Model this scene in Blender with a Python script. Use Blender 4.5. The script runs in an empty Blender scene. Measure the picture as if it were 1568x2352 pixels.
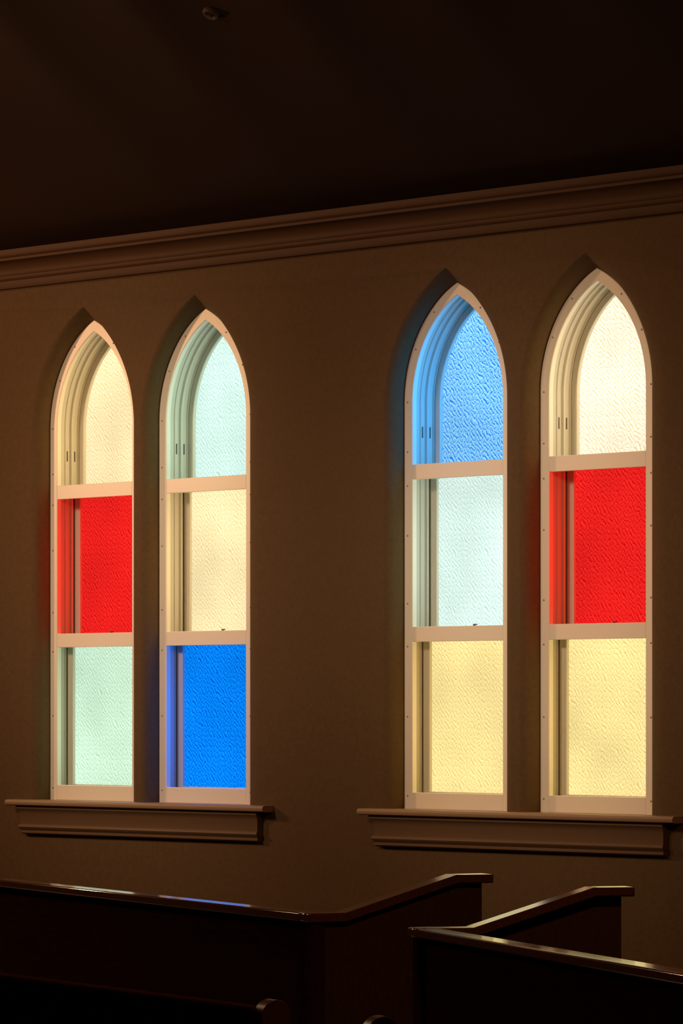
import bpy, math, random
from mathutils import Vector
from mathutils.geometry import tessellate_polygon
random.seed(3)
sc=bpy.context.scene
sc.view_settings.view_transform='Standard'
sc.view_settings.look='None'

# ---------------- materials ----------------
def principled(name,col,rough=.6,bump=0,bscale=60,var=0,spec=.5,coat=0,stretch=None):
    m=bpy.data.materials.new(name); m.use_nodes=True
    nt=m.node_tree; b=nt.nodes['Principled BSDF']
    b.inputs['Roughness'].default_value=rough
    b.inputs['Specular IOR Level'].default_value=spec
    b.inputs['Coat Weight'].default_value=coat
    b.inputs['Coat Roughness'].default_value=.12
    tc=nt.nodes.new('ShaderNodeTexCoord')
    mp=nt.nodes.new('ShaderNodeMapping'); nt.links.new(tc.outputs['Object'],mp.inputs[0])
    if stretch: mp.inputs['Scale'].default_value=stretch
    n=nt.nodes.new('ShaderNodeTexNoise'); n.inputs['Scale'].default_value=bscale; n.inputs['Detail'].default_value=4
    nt.links.new(mp.outputs[0],n.inputs['Vector'])
    cr=nt.nodes.new('ShaderNodeMix'); cr.data_type='RGBA'
    cr.inputs[6].default_value=(*[c*(1-var) for c in col],1)
    cr.inputs[7].default_value=(*[min(1,c*(1+var)) for c in col],1)
    nt.links.new(n.outputs['Fac'],cr.inputs[0]); nt.links.new(cr.outputs[2],b.inputs['Base Color'])
    if bump:
        bp=nt.nodes.new('ShaderNodeBump'); bp.inputs['Strength'].default_value=bump; bp.inputs['Distance'].default_value=.002
        nt.links.new(n.outputs['Fac'],bp.inputs['Height']); nt.links.new(bp.outputs[0],b.inputs['Normal'])
    return m
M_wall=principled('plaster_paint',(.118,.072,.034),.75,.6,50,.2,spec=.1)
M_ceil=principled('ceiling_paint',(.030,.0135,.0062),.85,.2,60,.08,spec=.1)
M_crown=principled('crown_paint',(.080,.038,.016),.6,.1,40,.05,spec=.12)
M_trim=principled('trim_paint',(.14,.082,.043),.5,.1,40,.05,spec=.25)
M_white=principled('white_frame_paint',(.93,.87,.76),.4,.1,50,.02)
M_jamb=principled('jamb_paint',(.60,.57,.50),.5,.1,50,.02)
M_wood=principled('dark_wood',(.022,.0075,.0028),.6,.12,14,.5,spec=0,stretch=(1,6,6))
M_end=principled('lit_end_wood',(.040,.018,.007),.5,.12,14,.35,spec=.05,stretch=(1,6,2))  # warm light on the end panels put into a lighter wood colour
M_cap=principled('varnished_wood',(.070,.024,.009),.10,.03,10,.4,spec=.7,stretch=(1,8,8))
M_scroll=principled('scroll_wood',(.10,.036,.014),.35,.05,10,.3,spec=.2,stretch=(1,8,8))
M_near=principled('shaded_dark_wood',(.018,.0055,.002),.8,.12,14,.5,spec=0,stretch=(1,6,6))  # darkness around the near pews put into their wood colour
M_wood2=principled('shaded_rail_wood',(.045,.015,.006),.7,.1,14,.4,spec=0,stretch=(1,6,6))  # near pew rail, its shade put into a darker matte colour
M_floor=principled('floor_wood',(.05,.025,.014),.5,.1,6,.4,stretch=(1,8,1))
M_metal=principled('dark_metal',(.08,.055,.04),.4,0,20,.1)
M_screw=principled('screw_metal',(.34,.24,.17),.4,0,20,.1)
M_sill=principled('sill_paint',(.36,.24,.15),.4,.1,50,.03,spec=.3)
M_esc=principled('sprinkler_plate',(.09,.055,.035),.5,0,20,.1,spec=.2)

def glass(name,c1,c2,strength=1.0,amp=1.0,period=.046,seed=0):
    m=bpy.data.materials.new(name); m.use_nodes=True
    nt=m.node_tree; N=nt.nodes; L=nt.links
    for n in list(N): N.remove(n)
    out=N.new('ShaderNodeOutputMaterial'); em=N.new('ShaderNodeEmission')
    tc=N.new('ShaderNodeTexCoord')
    def M(op,a,b=None,c=None):
        n=N.new('ShaderNodeMath'); n.operation=op
        for i,v in enumerate((a,b,c)):
            if v is None: continue
            if isinstance(v,(int,float)): n.inputs[i].default_value=v
            else: L.new(v,n.inputs[i])
        return n.outputs[0]
    K=2*math.pi/period
    # pressed interlocking curls, slightly irregular; their lit and shaded sides painted into the emission
    d=N.new('ShaderNodeTexNoise'); d.inputs['Scale'].default_value=18; d.inputs['Detail'].default_value=1
    mp=N.new('ShaderNodeMapping'); mp.inputs['Location'].default_value=(seed,seed*2.1,seed)
    L.new(tc.outputs['Object'],mp.inputs[0]); L.new(mp.outputs[0],d.inputs['Vector'])
    sd=N.new('ShaderNodeSeparateColor'); L.new(d.outputs['Color'],sd.inputs[0])
    sp=N.new('ShaderNodeSeparateXYZ'); L.new(tc.outputs['Object'],sp.inputs[0])
    def relief(ox,oz):
        u=M('MULTIPLY_ADD',sp.outputs[0],K,K*ox); u=M('MULTIPLY_ADD',sd.outputs[0],4.5,u)
        w=M('MULTIPLY_ADD',sp.outputs[2],K,K*oz); w=M('MULTIPLY_ADD',sd.outputs[1],4.5,w)
        a=M('SINE',M('MULTIPLY_ADD',M('SINE',M('MULTIPLY',w,.9)),1.5,u))
        b=M('SINE',M('MULTIPLY_ADD',M('SINE',M('MULTIPLY',u,1.1)),-1.5,w))
        h=M('MULTIPLY',a,b)
        return M('MINIMUM',M('ABSOLUTE',h),.5)
    s=M('SUBTRACT',relief(0,0),relief(.0020,.0038))
    k=N.new('ShaderNodeMath'); k.operation='MULTIPLY_ADD'; k.inputs[1].default_value=1.4*amp; k.inputs[2].default_value=.6; k.use_clamp=True
    L.new(s,k.inputs[0])
    n2=N.new('ShaderNodeTexNoise'); n2.inputs['Scale'].default_value=2.0; L.new(tc.outputs['Object'],n2.inputs['Vector'])
    mr=N.new('ShaderNodeMapRange'); mr.inputs[1].default_value=.3; mr.inputs[2].default_value=.7; mr.inputs[3].default_value=.86; mr.inputs[4].default_value=1.16
    L.new(n2.outputs['Fac'],mr.inputs[0])
    mx=N.new('ShaderNodeMix'); mx.data_type='RGBA'
    mx.inputs[6].default_value=(*c1,1); mx.inputs[7].default_value=(*c2,1)
    L.new(k.outputs[0],mx.inputs[0]); L.new(mx.outputs[2],em.inputs['Color'])
    st=M('MULTIPLY',mr.outputs[0],strength)
    L.new(st,em.inputs['Strength'])
    L.new(em.outputs[0],out.inputs['Surface'])
    return m
def lin(r,g,b):
    return tuple(((v/255)/12.92 if v/255<=.04045 else ((v/255+.055)/1.055)**2.4) for v in (r,g,b))
G={
 'cream':glass('cream_glass',lin(236,196,124),lin(255,242,198),1.18,seed=1),
 'cream_bright':glass('cream_white_glass',lin(234,202,144),lin(255,252,232),1.28,1.2,seed=2),
 'cream_warm':glass('pale_yellow_glass',lin(232,196,126),lin(255,242,196),1.12,seed=3),
 'mint':glass('mint_glass',lin(160,204,166),lin(220,246,222),1.08,seed=4),
 'mint_pale':glass('pale_mint_glass',lin(180,212,200),lin(232,252,244),1.12,seed=5),
 'aqua':glass('aqua_glass',lin(168,212,196),lin(226,250,240),1.12,seed=9),
 'red':glass('red_glass',lin(196,4,10),lin(255,44,38),1.05,1,seed=6),
 'blue':glass('blue_glass',lin(0,68,208),lin(8,152,255),1.05,1.1,seed=7),
 'skyblue':glass('light_blue_glass',lin(5,120,240),lin(160,230,255),1.1,1.3,seed=8),
 'yellow':glass('yellow_glass',lin(228,190,104),lin(255,240,170),1.1,1,seed=10),
}
TINT={'cream':(1,.68,.28),'cream_bright':(1,.74,.36),'cream_warm':(1,.70,.30),'mint':(.62,.85,.50),'mint_pale':(.70,.88,.68),'aqua':(.60,.90,.64),
      'red':(1,.006,.004),'blue':(.0,.16,1),'skyblue':(.0,.36,1),'yellow':(1,.64,.20)}
JP={'red':1.5,'blue':3.0,'skyblue':2.9,'cream_bright':1.5,'cream':1.4,'cream_warm':1.35,'yellow':1.5,'mint_pale':1.3,'aqua':1.25,'mint':1.25}
# ---------------- mesh helpers ----------------
def mk(name,verts,faces,mat,parent=None,smooth=False,ang=35):
    me=bpy.data.meshes.new(name); me.from_pydata([tuple(v) for v in verts],[],faces); me.update()
    import bmesh
    bm=bmesh.new(); bm.from_mesh(me); bmesh.ops.remove_doubles(bm,verts=bm.verts,dist=1e-5)
    bmesh.ops.recalc_face_normals(bm,faces=bm.faces); bm.to_mesh(me); bm.free()
    if smooth:
        me.polygons.foreach_set('use_smooth',[True]*len(me.polygons)); me.set_sharp_from_angle(angle=math.radians(ang))
    me.materials.append(mat)
    o=bpy.data.objects.new(name,me); sc.collection.objects.link(o)
    if parent: o.parent=parent
    return o
def info(o,label,cat,kind=None,group=None):
    o['label']=label; o['category']=cat
    if kind:o['kind']=kind
    if group:o['group']=group
def bevel(o,w=.004,s=2):
    m=o.modifiers.new('bevel','BEVEL'); m.width=w; m.segments=s; m.limit_method='ANGLE'; m.angle_limit=math.radians(40)
def arch2(cx,hl,hr,zb,zs,rise,n=28):
    def arc(hw):
        R=(hw*hw+rise*rise)/(2*hw); a1=math.atan2(rise,R-hw)
        return [(hw-R+R*math.cos(a1*i/n),zs+R*math.sin(a1*i/n)) for i in range(n+1)]
    p=[(cx-hl,zb),(cx+hr,zb)]
    p+=[(cx+x,z) for x,z in arc(hr)]
    p+=[(cx-x,z) for x,z in reversed(arc(hl)[:-1])]
    return p
def arch(cx,hw,zb,zs,rise,n=28): return arch2(cx,hw,hw,zb,zs,rise,n)
def rect(x0,x1,z0,z1): return [(x0,z0),(x1,z0),(x1,z1),(x0,z1)]
def tess(loops):
    return [tuple(t) for t in tessellate_polygon([[Vector((a,b,0)) for a,b in l] for l in loops])]
def extr(loops,y0,y1):
    flat=[p for l in loops for p in l]; n=len(flat)
    v=[(x,y0,z) for x,z in flat]+[(x,y1,z) for x,z in flat]
    t=tess(loops); f=[tuple(q) for q in t]+[tuple(i+n for i in reversed(q)) for q in t]
    s=0
    for l in loops:
        m=len(l)
        for i in range(m):
            a=s+i;b=s+(i+1)%m; f.append((a,b,b+n,a+n))
        s+=m
    return v,f
def band(outer,inner,y0,y1,closed):
    """ring of quads between two outlines with the same number of points, given thickness"""
    n=len(outer); v=[]
    for p in (outer,inner):
        for y in (y0,y1): v+=[(x,y,z) for x,z in p]
    f=[]
    for i in range(n if closed else n-1):
        j=(i+1)%n
        f+=[(i,j,2*n+j,2*n+i),(n+i,3*n+i,3*n+j,n+j),(i,n+i,n+j,j),(2*n+i,2*n+j,3*n+j,3*n+i)]
    return v,f
def loft(rings,closed=True):
    v=[p for r in rings for p in r]; m=len(rings[0]); f=[]
    for k in range(len(rings)-1):
        for i in range(m if closed else m-1):
            a=k*m+i;b=k*m+(i+1)%m; f.append((a,b,b+m,a+m))
    return v,f
def merge(*vf):
    V=[];F=[]
    for v,f in vf:
        o=len(V); V+=list(v); F+=[tuple(i+o for i in q) for q in f]
    return V,F
def box(x0,x1,y0,y1,z0,z1):
    v=[(x,y,z) for x in(x0,x1) for y in(y0,y1) for z in(z0,z1)]
    return v,[(0,1,3,2),(4,6,7,5),(0,4,5,1),(2,3,7,6),(0,2,6,4),(1,5,7,3)]
def aim(o,loc,target):
    o.location=loc; o.rotation_euler=(Vector(target)-Vector(loc)).to_track_quat('-Z','Y').to_euler()
def area(loc,target,size,energy,col,sy=None,name='lamp',spread=180):
    l=bpy.data.lights.new(name,'AREA')
    if sy: l.shape='RECTANGLE'; l.size=size; l.size_y=sy
    else: l.shape='DISK'; l.size=size
    l.energy=energy; l.color=col; l.spread=math.radians(spread)
    o=bpy.data.objects.new(name,l); sc.collection.objects.link(o); aim(o,loc,target); return o
def spot(loc,target,angle,energy,col,r=.15):
    l=bpy.data.lights.new('wall_fill_spot','SPOT'); l.spot_size=math.radians(angle); l.spot_blend=1.0
    l.energy=energy; l.color=col; l.shadow_soft_size=r
    o=bpy.data.objects.new('wall_fill_spot',l); sc.collection.objects.link(o); aim(o,loc,target); return o

# ---------------- room ----------------
HW=.338; ZB=1.042; ZS=2.838; RISE=.51; B=.068; ZBN=1.03
CX=[-3.367,-2.543,-.852,0.0]
AL=[.066,.060,.066,.062]; AR=[.066,.12,.078,.13]
X0,X1=-9.0,16.0; YF=-17.0; ZC=3.70; SL=math.tan(math.radians(25))
YR=-8.5; ZR=ZC+(-YR-B)*SL
def niche(i,s): return arch2(CX[i],HW+AL[i]*s,HW+AR[i]*s,ZBN,ZS-.03*s,RISE+.090*s)
parts=[]
holes=[niche(i,1) for i in range(4)]
loops=[rect(X0,X1,0,ZC+.05)]+holes
flat=[p for l in loops for p in l]
parts.append(([(x,-B,z) for x,z in flat],tess(loops)))
for i in range(4):
    n0=niche(i,0); n1=niche(i,1)
    rings=[[(x,.03,z) for x,z in n0]]
    for k in range(19):
        th=math.pi/2*k/18; ring=[]
        for (xa,za),(xb,zb) in zip(n0,n1):
            t=max(0,min(1,(za-ZS)/RISE))**7
            s=(1-t)*(1-math.cos(th))+t*min(1,math.sin(th)*1.0)**.9
            ring.append((xa+(xb-xa)*s,-B*math.sin(th),za+(zb-za)*s))
        rings.append(ring)
    parts.append(loft(rings))
w=mk('wall_back',*merge(*parts),M_wall,smooth=True,ang=28)
info(w,'olive brown painted plaster wall with four recessed pointed niches','wall','structure')
def gable(name,x):
    v=[(x,-B,0),(x,YF,0),(x,YF,ZC),(x,YR,ZR),(x,-B,ZC)]
    v2=[(x+(.1 if x>0 else -.1),b,c) for _,b,c in v]
    f=[(0,1,2,3,4),(9,8,7,6,5)]+[(i,(i+1)%5,(i+1)%5+5,i+5) for i in range(5)]
    o=mk(name,v+v2,f,M_wall); info(o,'brown plaster gable end wall of the chapel','wall','structure')
gable('wall_left',X0); gable('wall_right',X1)
o=mk('wall_front',*box(X0,X1,YF-.1,YF,0,ZC),M_wall); info(o,'brown plaster side wall of the chapel','wall','structure')
o=mk('floor',*box(X0,X1,YF,-B,-.1,0),M_floor); info(o,'dark wooden plank floor','floor','structure')
# vaulted ceiling with broad shallow folds between the bays
def ceil_z(x,t):
    w=math.sin(2*math.pi*(x-2.2*t)/1.7)
    return ZC+(ZR-ZC)*t+.22*math.sin(math.pi*t)+.07*min(1,t*5)*math.sin(math.pi*t)**.5*abs(w)
rings=[]
nx=300
for k in range(nx+1):
    x=X0+(X1-X0)*k/nx
    cp=[(0,ZC),(-B,ZC)]
    for i in range(1,29): cp.append((-B-(-YR-B)*i/28,ceil_z(x,min(i/28,.99999))))
    for i in range(1,13):
        t=i/12; cp.append((YR+(YF-.1-YR)*t, ZR+(ZC-ZR)*t+.22*math.sin(math.pi*t)))
    rings.append([(x,y,z) for y,z in cp])
o=mk('ceiling',*loft(rings,False),M_ceil,smooth=True,ang=60); info(o,'dark vaulted ceiling','ceiling','structure')
pr=[(-.060,3.53),(-.096,3.53),(-.100,3.535),(-.100,3.567),(-.106,3.571),(-.112,3.579),(-.112,3.589)]
for i in range(9):
    a=math.pi/2*i/8; pr.append((-.116-.058*(1-math.cos(a)),3.593+.060*math.sin(a)))
pr+=[(-.182,3.655),(-.182,3.667),(-.19,3.671),(-.196,3.679),(-.196,3.705),(-.06,3.715)]
rings=[[(x,y,z) for y,z in pr] for x in (X0,X1)]
o=mk('trim_1',*loft(rings,False),M_crown,smooth=True,ang=40); info(o,'brown painted crown moulding with stepped cove profile','crown moulding','structure')
def sill(name,xa,xb,aa,ab,cs):
    F=-.135
    pf=[(-B,1.014),(F+.012,1.014),(F+.004,1.018),(F,1.025),(F,1.032),(F+.005,1.040),(F+.012,1.043),(-B,1.043)]
    def cap(x): return [(x,y,z) for y,z in pf]
    n=len(pf); v=cap(xa)+cap(xb); f=[tuple(range(n)),tuple(range(2*n-1,n-1,-1))]+[(i,(i+1)%n,(i+1)%n+n,i+n) for i in range(n)]
    ps=[(v,f)]
    for i in cs: ps.append(box(CX[i]-HW-AL[i],CX[i]+HW+AR[i],-B-.002,0.0,1.018,1.0428))
    o=mk(name,*merge(*ps),M_sill,smooth=True,ang=30)
    ap=[(0,1.0141),(.045,1.0141),(.045,1.000),(.038,.992),(.034,.985),(.030,.975),(.030,.925),(.036,.920),(.040,.912),(.036,.904),(.030,.900),(.026,.893),(.030,.889),(.030,.882),(.020,.876),(0,.874)]
    ra=[];rb=[]
    for d,z in ap:
        ra.append((aa+.036-d,-B-d,z)); rb.append((ab-.036+d*.5,-B-d,z))
    la=[(aa+.036-d,-B,z) for d,z in ap]; lb=[(ab-.036+d*.5,-B,z) for d,z in ap]
    q=mk('apron',*loft([la,ra,rb,lb],False),M_trim,o,smooth=True,ang=40)
    q['label']='profiled apron moulding beneath the sill'
    return o
o=sill('trim_2',-3.890,-1.990,-3.82,-2.045,(0,1)); info(o,'painted window sill ledge under a pair of pointed windows','window sill','structure')
o=sill('trim_3',-1.355,.565,-1.29,.500,(2,3)); info(o,'painted window sill ledge under a pair of pointed windows','window sill','structure')

# ---------------- windows ----------------
OW=.284
cols=[('cream','red','mint'),('aqua','cream_warm','blue'),('skyblue','mint_pale','yellow'),('cream_bright','red','yellow')]
words={'cream':'cream','red':'red','mint':'mint green','aqua':'aqua green','cream_warm':'cream','blue':'deep blue','skyblue':'light blue','mint_pale':'pale mint','yellow':'yellow','cream_bright':'cream white'}
def uv_sphere_vf(cx,cy,cz,r,sy=1,n=8,m=5):
    v=[];f=[]
    for i in range(m+1):
        t=math.pi*i/m
        for j in range(n):
            a=2*math.pi*j/n; v.append((cx+r*math.sin(t)*math.cos(a),cy+r*sy*math.cos(t),cz+r*math.sin(t)*math.sin(a)))
    for i in range(m):
        for j in range(n): f.append((i*n+j,i*n+(j+1)%n,(i+1)*n+(j+1)%n,(i+1)*n+j))
    return v,f
screw_me=None
for wi,cx in enumerate(CX):
    W=bpy.data.objects.new('window_%d'%(wi+1),None); sc.collection.objects.link(W); W.location=(cx,0,ZB)
    W.empty_display_size=.2
    def P(o):
        o.parent=W; o.location=o.location-Vector((cx,0,ZB)); return o
    c=cols[wi]
    info(W,'tall pointed-arch window with %s, %s and %s textured glass'%(words[c[0]],words[c[1]],words[c[2]]),'window','structure')
    # face frame: stiles and pointed head in one run, three rails between
    oo=arch(cx,HW,ZB,ZS,RISE); ii=arch(cx,OW,ZB,ZS,RISE-.054)
    o_run=[oo[1]]+oo[2:]+[oo[0]]; i_run=[ii[1]]+ii[2:]+[ii[0]]
    e=.0025
    fv=[band(o_run,i_run,e,.024,False)]
    oe=arch(cx,HW-e,ZB,ZS,RISE-e); ie=arch(cx,OW+e,ZB,ZS,RISE-.054+e)
    oe_run=[oe[1]]+oe[2:]+[oe[0]]; ie_run=[ie[1]]+ie[2:]+[ie[0]]
    for A_,B_,ya,yb in ((o_run,oe_run,e,0),(oe_run,ie_run,0,0),(ie_run,i_run,0,e)):
        fv.append(loft([[(x,ya,z) for x,z in A_],[(x,yb,z) for x,z in B_]],False))
    P(mk('frame',*merge(*fv),M_white,smooth=True,ang=30))
    for (za,zb) in ((ZB,1.115),(1.780,1.847),(2.497,2.564)):
        q=P(mk('rail',*box(cx-OW-.001,cx+OW+.001,.0004,.024,za,zb),M_white)); bevel(q,.0025,2)
    prof=[(.302,.024),(.302,.060),(.297,.062),(.297,.068),(.302,.070),(.302,.090),(.290,.094),(.290,.105),(.302,.109),(.302,.136),(.292,.138),(.292,.20)]
    rings=[]
    for h,y in prof:
        rings.append([(x,y,z) for x,z in arch(cx,h,1.06+(.302-h),ZS,.474+(h-.302))])
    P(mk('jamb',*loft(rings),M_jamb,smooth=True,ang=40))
    P(mk('light_blocker',*box(cx-.302,cx+.302,.0245,.067,1.787,1.840),M_jamb))  # added hidden dividers keep each pane's colour out of its neighbours
    P(mk('light_blocker',*box(cx-.302,cx+.302,.0245,.139,2.506,2.556),M_jamb))
    s1=[rect(cx-.288,cx+.288,1.075,1.83),rect(cx-.247,cx+.247,1.118,1.79)]
    s2=[rect(cx-.288,cx+.288,1.80,2.54),rect(cx-.247,cx+.247,1.838,2.505)]
    s3=[arch(cx,.290,2.51,ZS,.462),arch(cx,.256,2.55,ZS,.428)]
    for (lp,a,b) in ((s1,.067,.093),(s2,.111,.135),(s3,.140,.168)):
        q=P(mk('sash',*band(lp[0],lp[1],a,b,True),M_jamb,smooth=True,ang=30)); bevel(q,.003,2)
    for (lp,y,k,nm) in ((rect(cx-.250,cx+.250,1.110,1.795),.083,c[2],'glass_pane'),(rect(cx-.250,cx+.250,1.83,2.51),.125,c[1],'glass_pane'),(arch(cx,.259,2.545,ZS,.431),.157,c[0],'glass_pane')):
        q=P(mk(nm,*extr([lp],y,y+.004),G[k])); q['label']='%s textured glass pane'%words[k]
    for y in (.076,.122):
        q=P(mk('sash_pulley',*box(cx-.303,cx-.2995,y-.003,y+.004,2.685,2.735),M_metal)); bevel(q,.0015,2)
    vf=merge(box(cx-.016,cx+.016,.102,.110,1.838,1.845),uv_sphere_vf(cx,.105,1.850,.007),box(cx-.003,cx+.018,.100,.106,1.852,1.857))
    P(mk('sash_lock',*vf,M_metal,smooth=True))
    pts=[(s*(HW-.022),z) for s in(-1,1) for z in (1.10,1.45,1.76,1.95,2.25,2.47,2.62,2.84)]
    ap=arch(0,HW-.022,ZB,ZS,RISE-.024)
    pts+=[ap[2+i] for i in (11,20)]+[ap[2+28*2-i] for i in (11,20)]
    for (sx,sz) in pts:
        if screw_me is None:
            s=mk('screw',*uv_sphere_vf(0,0,0,.0045,.5),M_screw,smooth=True); screw_me=s.data
        else:
            s=bpy.data.objects.new('screw',screw_me); sc.collection.objects.link(s)
        s.parent=W; s.location=(sx,-.0005,sz-ZB)
    # added unseen lamps: tinted strips colour the jambs, front panels tint frame and wall
    for (z0,z1,k,yd) in ((1.13,1.77,c[2],.036),(1.86,2.48,c[1],.065),(2.58,3.02,c[0],.08)):
        t=TINT[k]; zc=(z0+z1)/2
        area((cx+.275,.030+yd/2+.002,zc),(cx-1,.050+yd/2+.03,zc),yd,(.5 if yd<.06 else .8)*JP.get(k,1.0),t,z1-z0,'jamb_fill',120)
        m=.12 if k in('red','blue','skyblue') else .4
        t2=tuple(a*(1-m)+b*m for a,b in zip(t,(1,.74,.46)))
        area((cx,-.34,zc),(cx,0,zc),.45,.17,t2,.5,'frame_fill')

# ---------------- ceiling sprinkler ----------------
def lathe(prof,n=24):
    v=[];f=[]
    for r,z in prof:
        for j in range(n):
            a=2*math.pi*j/n; v.append((r*math.cos(a),r*math.sin(a),z))
    for i in range(len(prof)-1):
        for j in range(n): f.append((i*n+j,i*n+(j+1)%n,(i+1)*n+(j+1)%n,(i+1)*n+j))
    return v,f
SP=bpy.data.objects.new('ceiling_sprinkler',None); sc.collection.objects.link(SP)
xs,ys=-.985,-1.30; tt=(-ys-B)/(-YR-B); zz=ceil_z(xs,tt)
SP.location=(xs,ys,zz-.005)
dzdy=-(ceil_z(xs,tt+.01)-ceil_z(xs,tt-.01))/(.02*(-YR-B)); dzdx=(ceil_z(xs+.01,tt)-ceil_z(xs-.01,tt))/.02
SP.rotation_euler=Vector((-dzdx,-dzdy,1)).to_track_quat('Z','Y').to_euler()
info(SP,'small round recessed fire sprinkler head on the sloped ceiling','sprinkler')
mk('escutcheon',*lathe([(.036,.008),(.036,-.006),(.032,-.012),(.024,-.013),(.019,-.004),(.001,-.003)]),M_esc,SP,True)
mk('sprinkler_head',*lathe([(.001,-.002),(.007,-.003),(.006,-.018),(.013,-.020),(.013,-.023),(.001,-.024)]),M_metal,SP,True)

# ---------------- pews ----------------
def pewmesh(name,parent,vf,mat=M_wood,bev=.004,seg=2,smooth=True):
    o=mk(name,*vf,mat,parent,smooth=smooth,ang=30)
    if bev: bevel(o,bev,seg)
    return o
def extr_x(poly,x0,x1):
    v=[(x0,u,z) for u,z in poly]+[(x1,u,z) for u,z in poly]; n=len(poly)
    t=tess([poly]); f=[tuple(q) for q in t]+[tuple(i+n for i in reversed(q)) for q in t]
    f+=[(i,(i+1)%n,(i+1)%n+n,i+n) for i in range(n)]
    return v,f
def partition_pew(loc,d,L,prof,label):
    E=bpy.data.objects.new('church_pew',None); sc.collection.objects.link(E)
    E.location=(loc[0],loc[1],0); ang=math.atan2(d[1],d[0])
    E.rotation_euler=(0,0,ang)
    s=1 if math.cos(ang)>0 else -1
    info(E,label,'pew',group='chapel pews')
    H=.85
    U=prof[-1][0]
    def B3(x0,x1,u0,u1,z0,z1): return box(x0,x1,min(s*u0,s*u1),max(s*u0,s*u1),z0,z1)
    pewmesh('back_panel',E,merge(B3(.05,L,.018,.040,.0,H-.025),B3(.05,L,.014,.046,0,.10)))
    pewmesh('cap_rail',E,B3(.070,L,-.010,.064,H-.028,H-.0005),M_cap,bev=.005,seg=2)
    pewmesh('corner_post',E,B3(0,.05,.0,.05,0,H-.026))
    poly=[(.05,0),(U-.03,0),(U-.03,prof[-1][1]-.027)]+[(u,z-.027) for u,z in reversed(prof[1:-1])]+[(.05,H-.027)]
    poly=[(s*u,z) for u,z in poly]
    pewmesh('end_panel',E,extr_x(poly,.010,.038),M_end)
    top=[(u,z) for u,z in prof]; bot=[(u,z-.028) for u,z in reversed(prof)]
    cpp=[(s*u,z) for u,z in top+bot]
    pewmesh('end_cap',E,extr_x(cpp,-.014,.074),M_cap,bev=.005,seg=2)
    pewmesh('seat',E,B3(.045,L,.10,U-.1,.42,.45))
    return E
pA=[(-.012,.850),(.116,.850),(.50,.963),(.63,.963)]
pB=[(-.012,.850),(.166,.850),(.537,.963),(.665,.963)]
partition_pew((2.758,-4.092),(-.949,.315),5.2,pA,'dark stained wooden pew with sloping end panel near the wall')
partition_pew((3.592,-4.438),(.896,-.444),4.6,pB,'dark stained wooden pew with sloping end panel across the aisle')

def scroll_pew(loc,d,L,H,label):
    E=bpy.data.objects.new('church_pew',None); sc.collection.objects.link(E)
    E.location=(loc[0],loc[1],0); ang=math.atan2(d[1],d[0]); s=1 if math.cos(ang)>0 else -1
    E.rotation_euler=(0,0,ang); info(E,label,'pew',group='chapel pews')
    r=.036
    c=.056
    pl=[(.0,0),(.0,H-.10)]
    for i in range(15):
        a=math.radians(200-230*i/14); pl.append((c+r*math.cos(a),H-r+r*math.sin(a)))
    pl+=[(.095,H-.12),(.13,H-.20),(.20,H-.245),(.36,H-.25),(.43,H-.245),(.47,H-.26),(.48,H-.29),(.45,H-.33),(.44,.3),(.46,0)]
    pl=[(s*u,z) for u,z in pl]
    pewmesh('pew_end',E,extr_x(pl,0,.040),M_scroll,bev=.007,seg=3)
    def B3(x0,x1,u0,u1,z0,z1): return box(x0,x1,min(s*u0,s*u1),max(s*u0,s*u1),z0,z1)
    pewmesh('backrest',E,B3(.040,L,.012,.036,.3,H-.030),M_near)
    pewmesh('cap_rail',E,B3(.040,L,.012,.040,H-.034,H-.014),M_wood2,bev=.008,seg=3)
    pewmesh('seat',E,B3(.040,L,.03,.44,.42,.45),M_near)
    return E
scroll_pew((5.80,-6.98),(-.975,.225),4.5,.862,'dark wooden pew with a rounded scroll end')
scroll_pew((6.279,-7.132),(.93,-.36),4.0,.862,'dark wooden pew with a rounded scroll end across the aisle')

# ---------------- room lights ----------------
area((-4.0,-6.5,5.2),(-1.3,0,1.2),1.4,75,(1,.62,.36))
spot((-3.6,-6.2,5.2),(-2.95,0,2.0),26,720,(1,.70,.46),.5)  # added spots brighten each window pair, leaving the wall between darker
spot((-1.1,-6.2,5.2),(-.40,0,2.0),26,720,(1,.70,.46),.5)
area((7,-6.5,4.6),(1.5,0,1.8),.5,70,(1,.45,.17))
area((-7,-3.2,3.4),(-2,-3,4.9),.4,150,(1,.50,.24))  # added uplight for a faint warm tone on the ceiling
wd=bpy.data.worlds.new('world'); sc.world=wd; wd.use_nodes=True
wd.node_tree.nodes['Background'].inputs[0].default_value=(.01,.007,.005,1)
wd.node_tree.nodes['Background'].inputs[1].default_value=.2

# ---------------- camera ----------------
cam=bpy.data.cameras.new('camera'); co=bpy.data.objects.new('camera',cam); sc.collection.objects.link(co)
co.location=(12.89,-13.165,1.5); co.rotation_euler=(math.pi/2,0,math.asin(.7402))
cam.sensor_width=36; cam.lens=10000/2352*36; cam.shift_y=444/2352; cam.clip_end=100
sc.camera=co
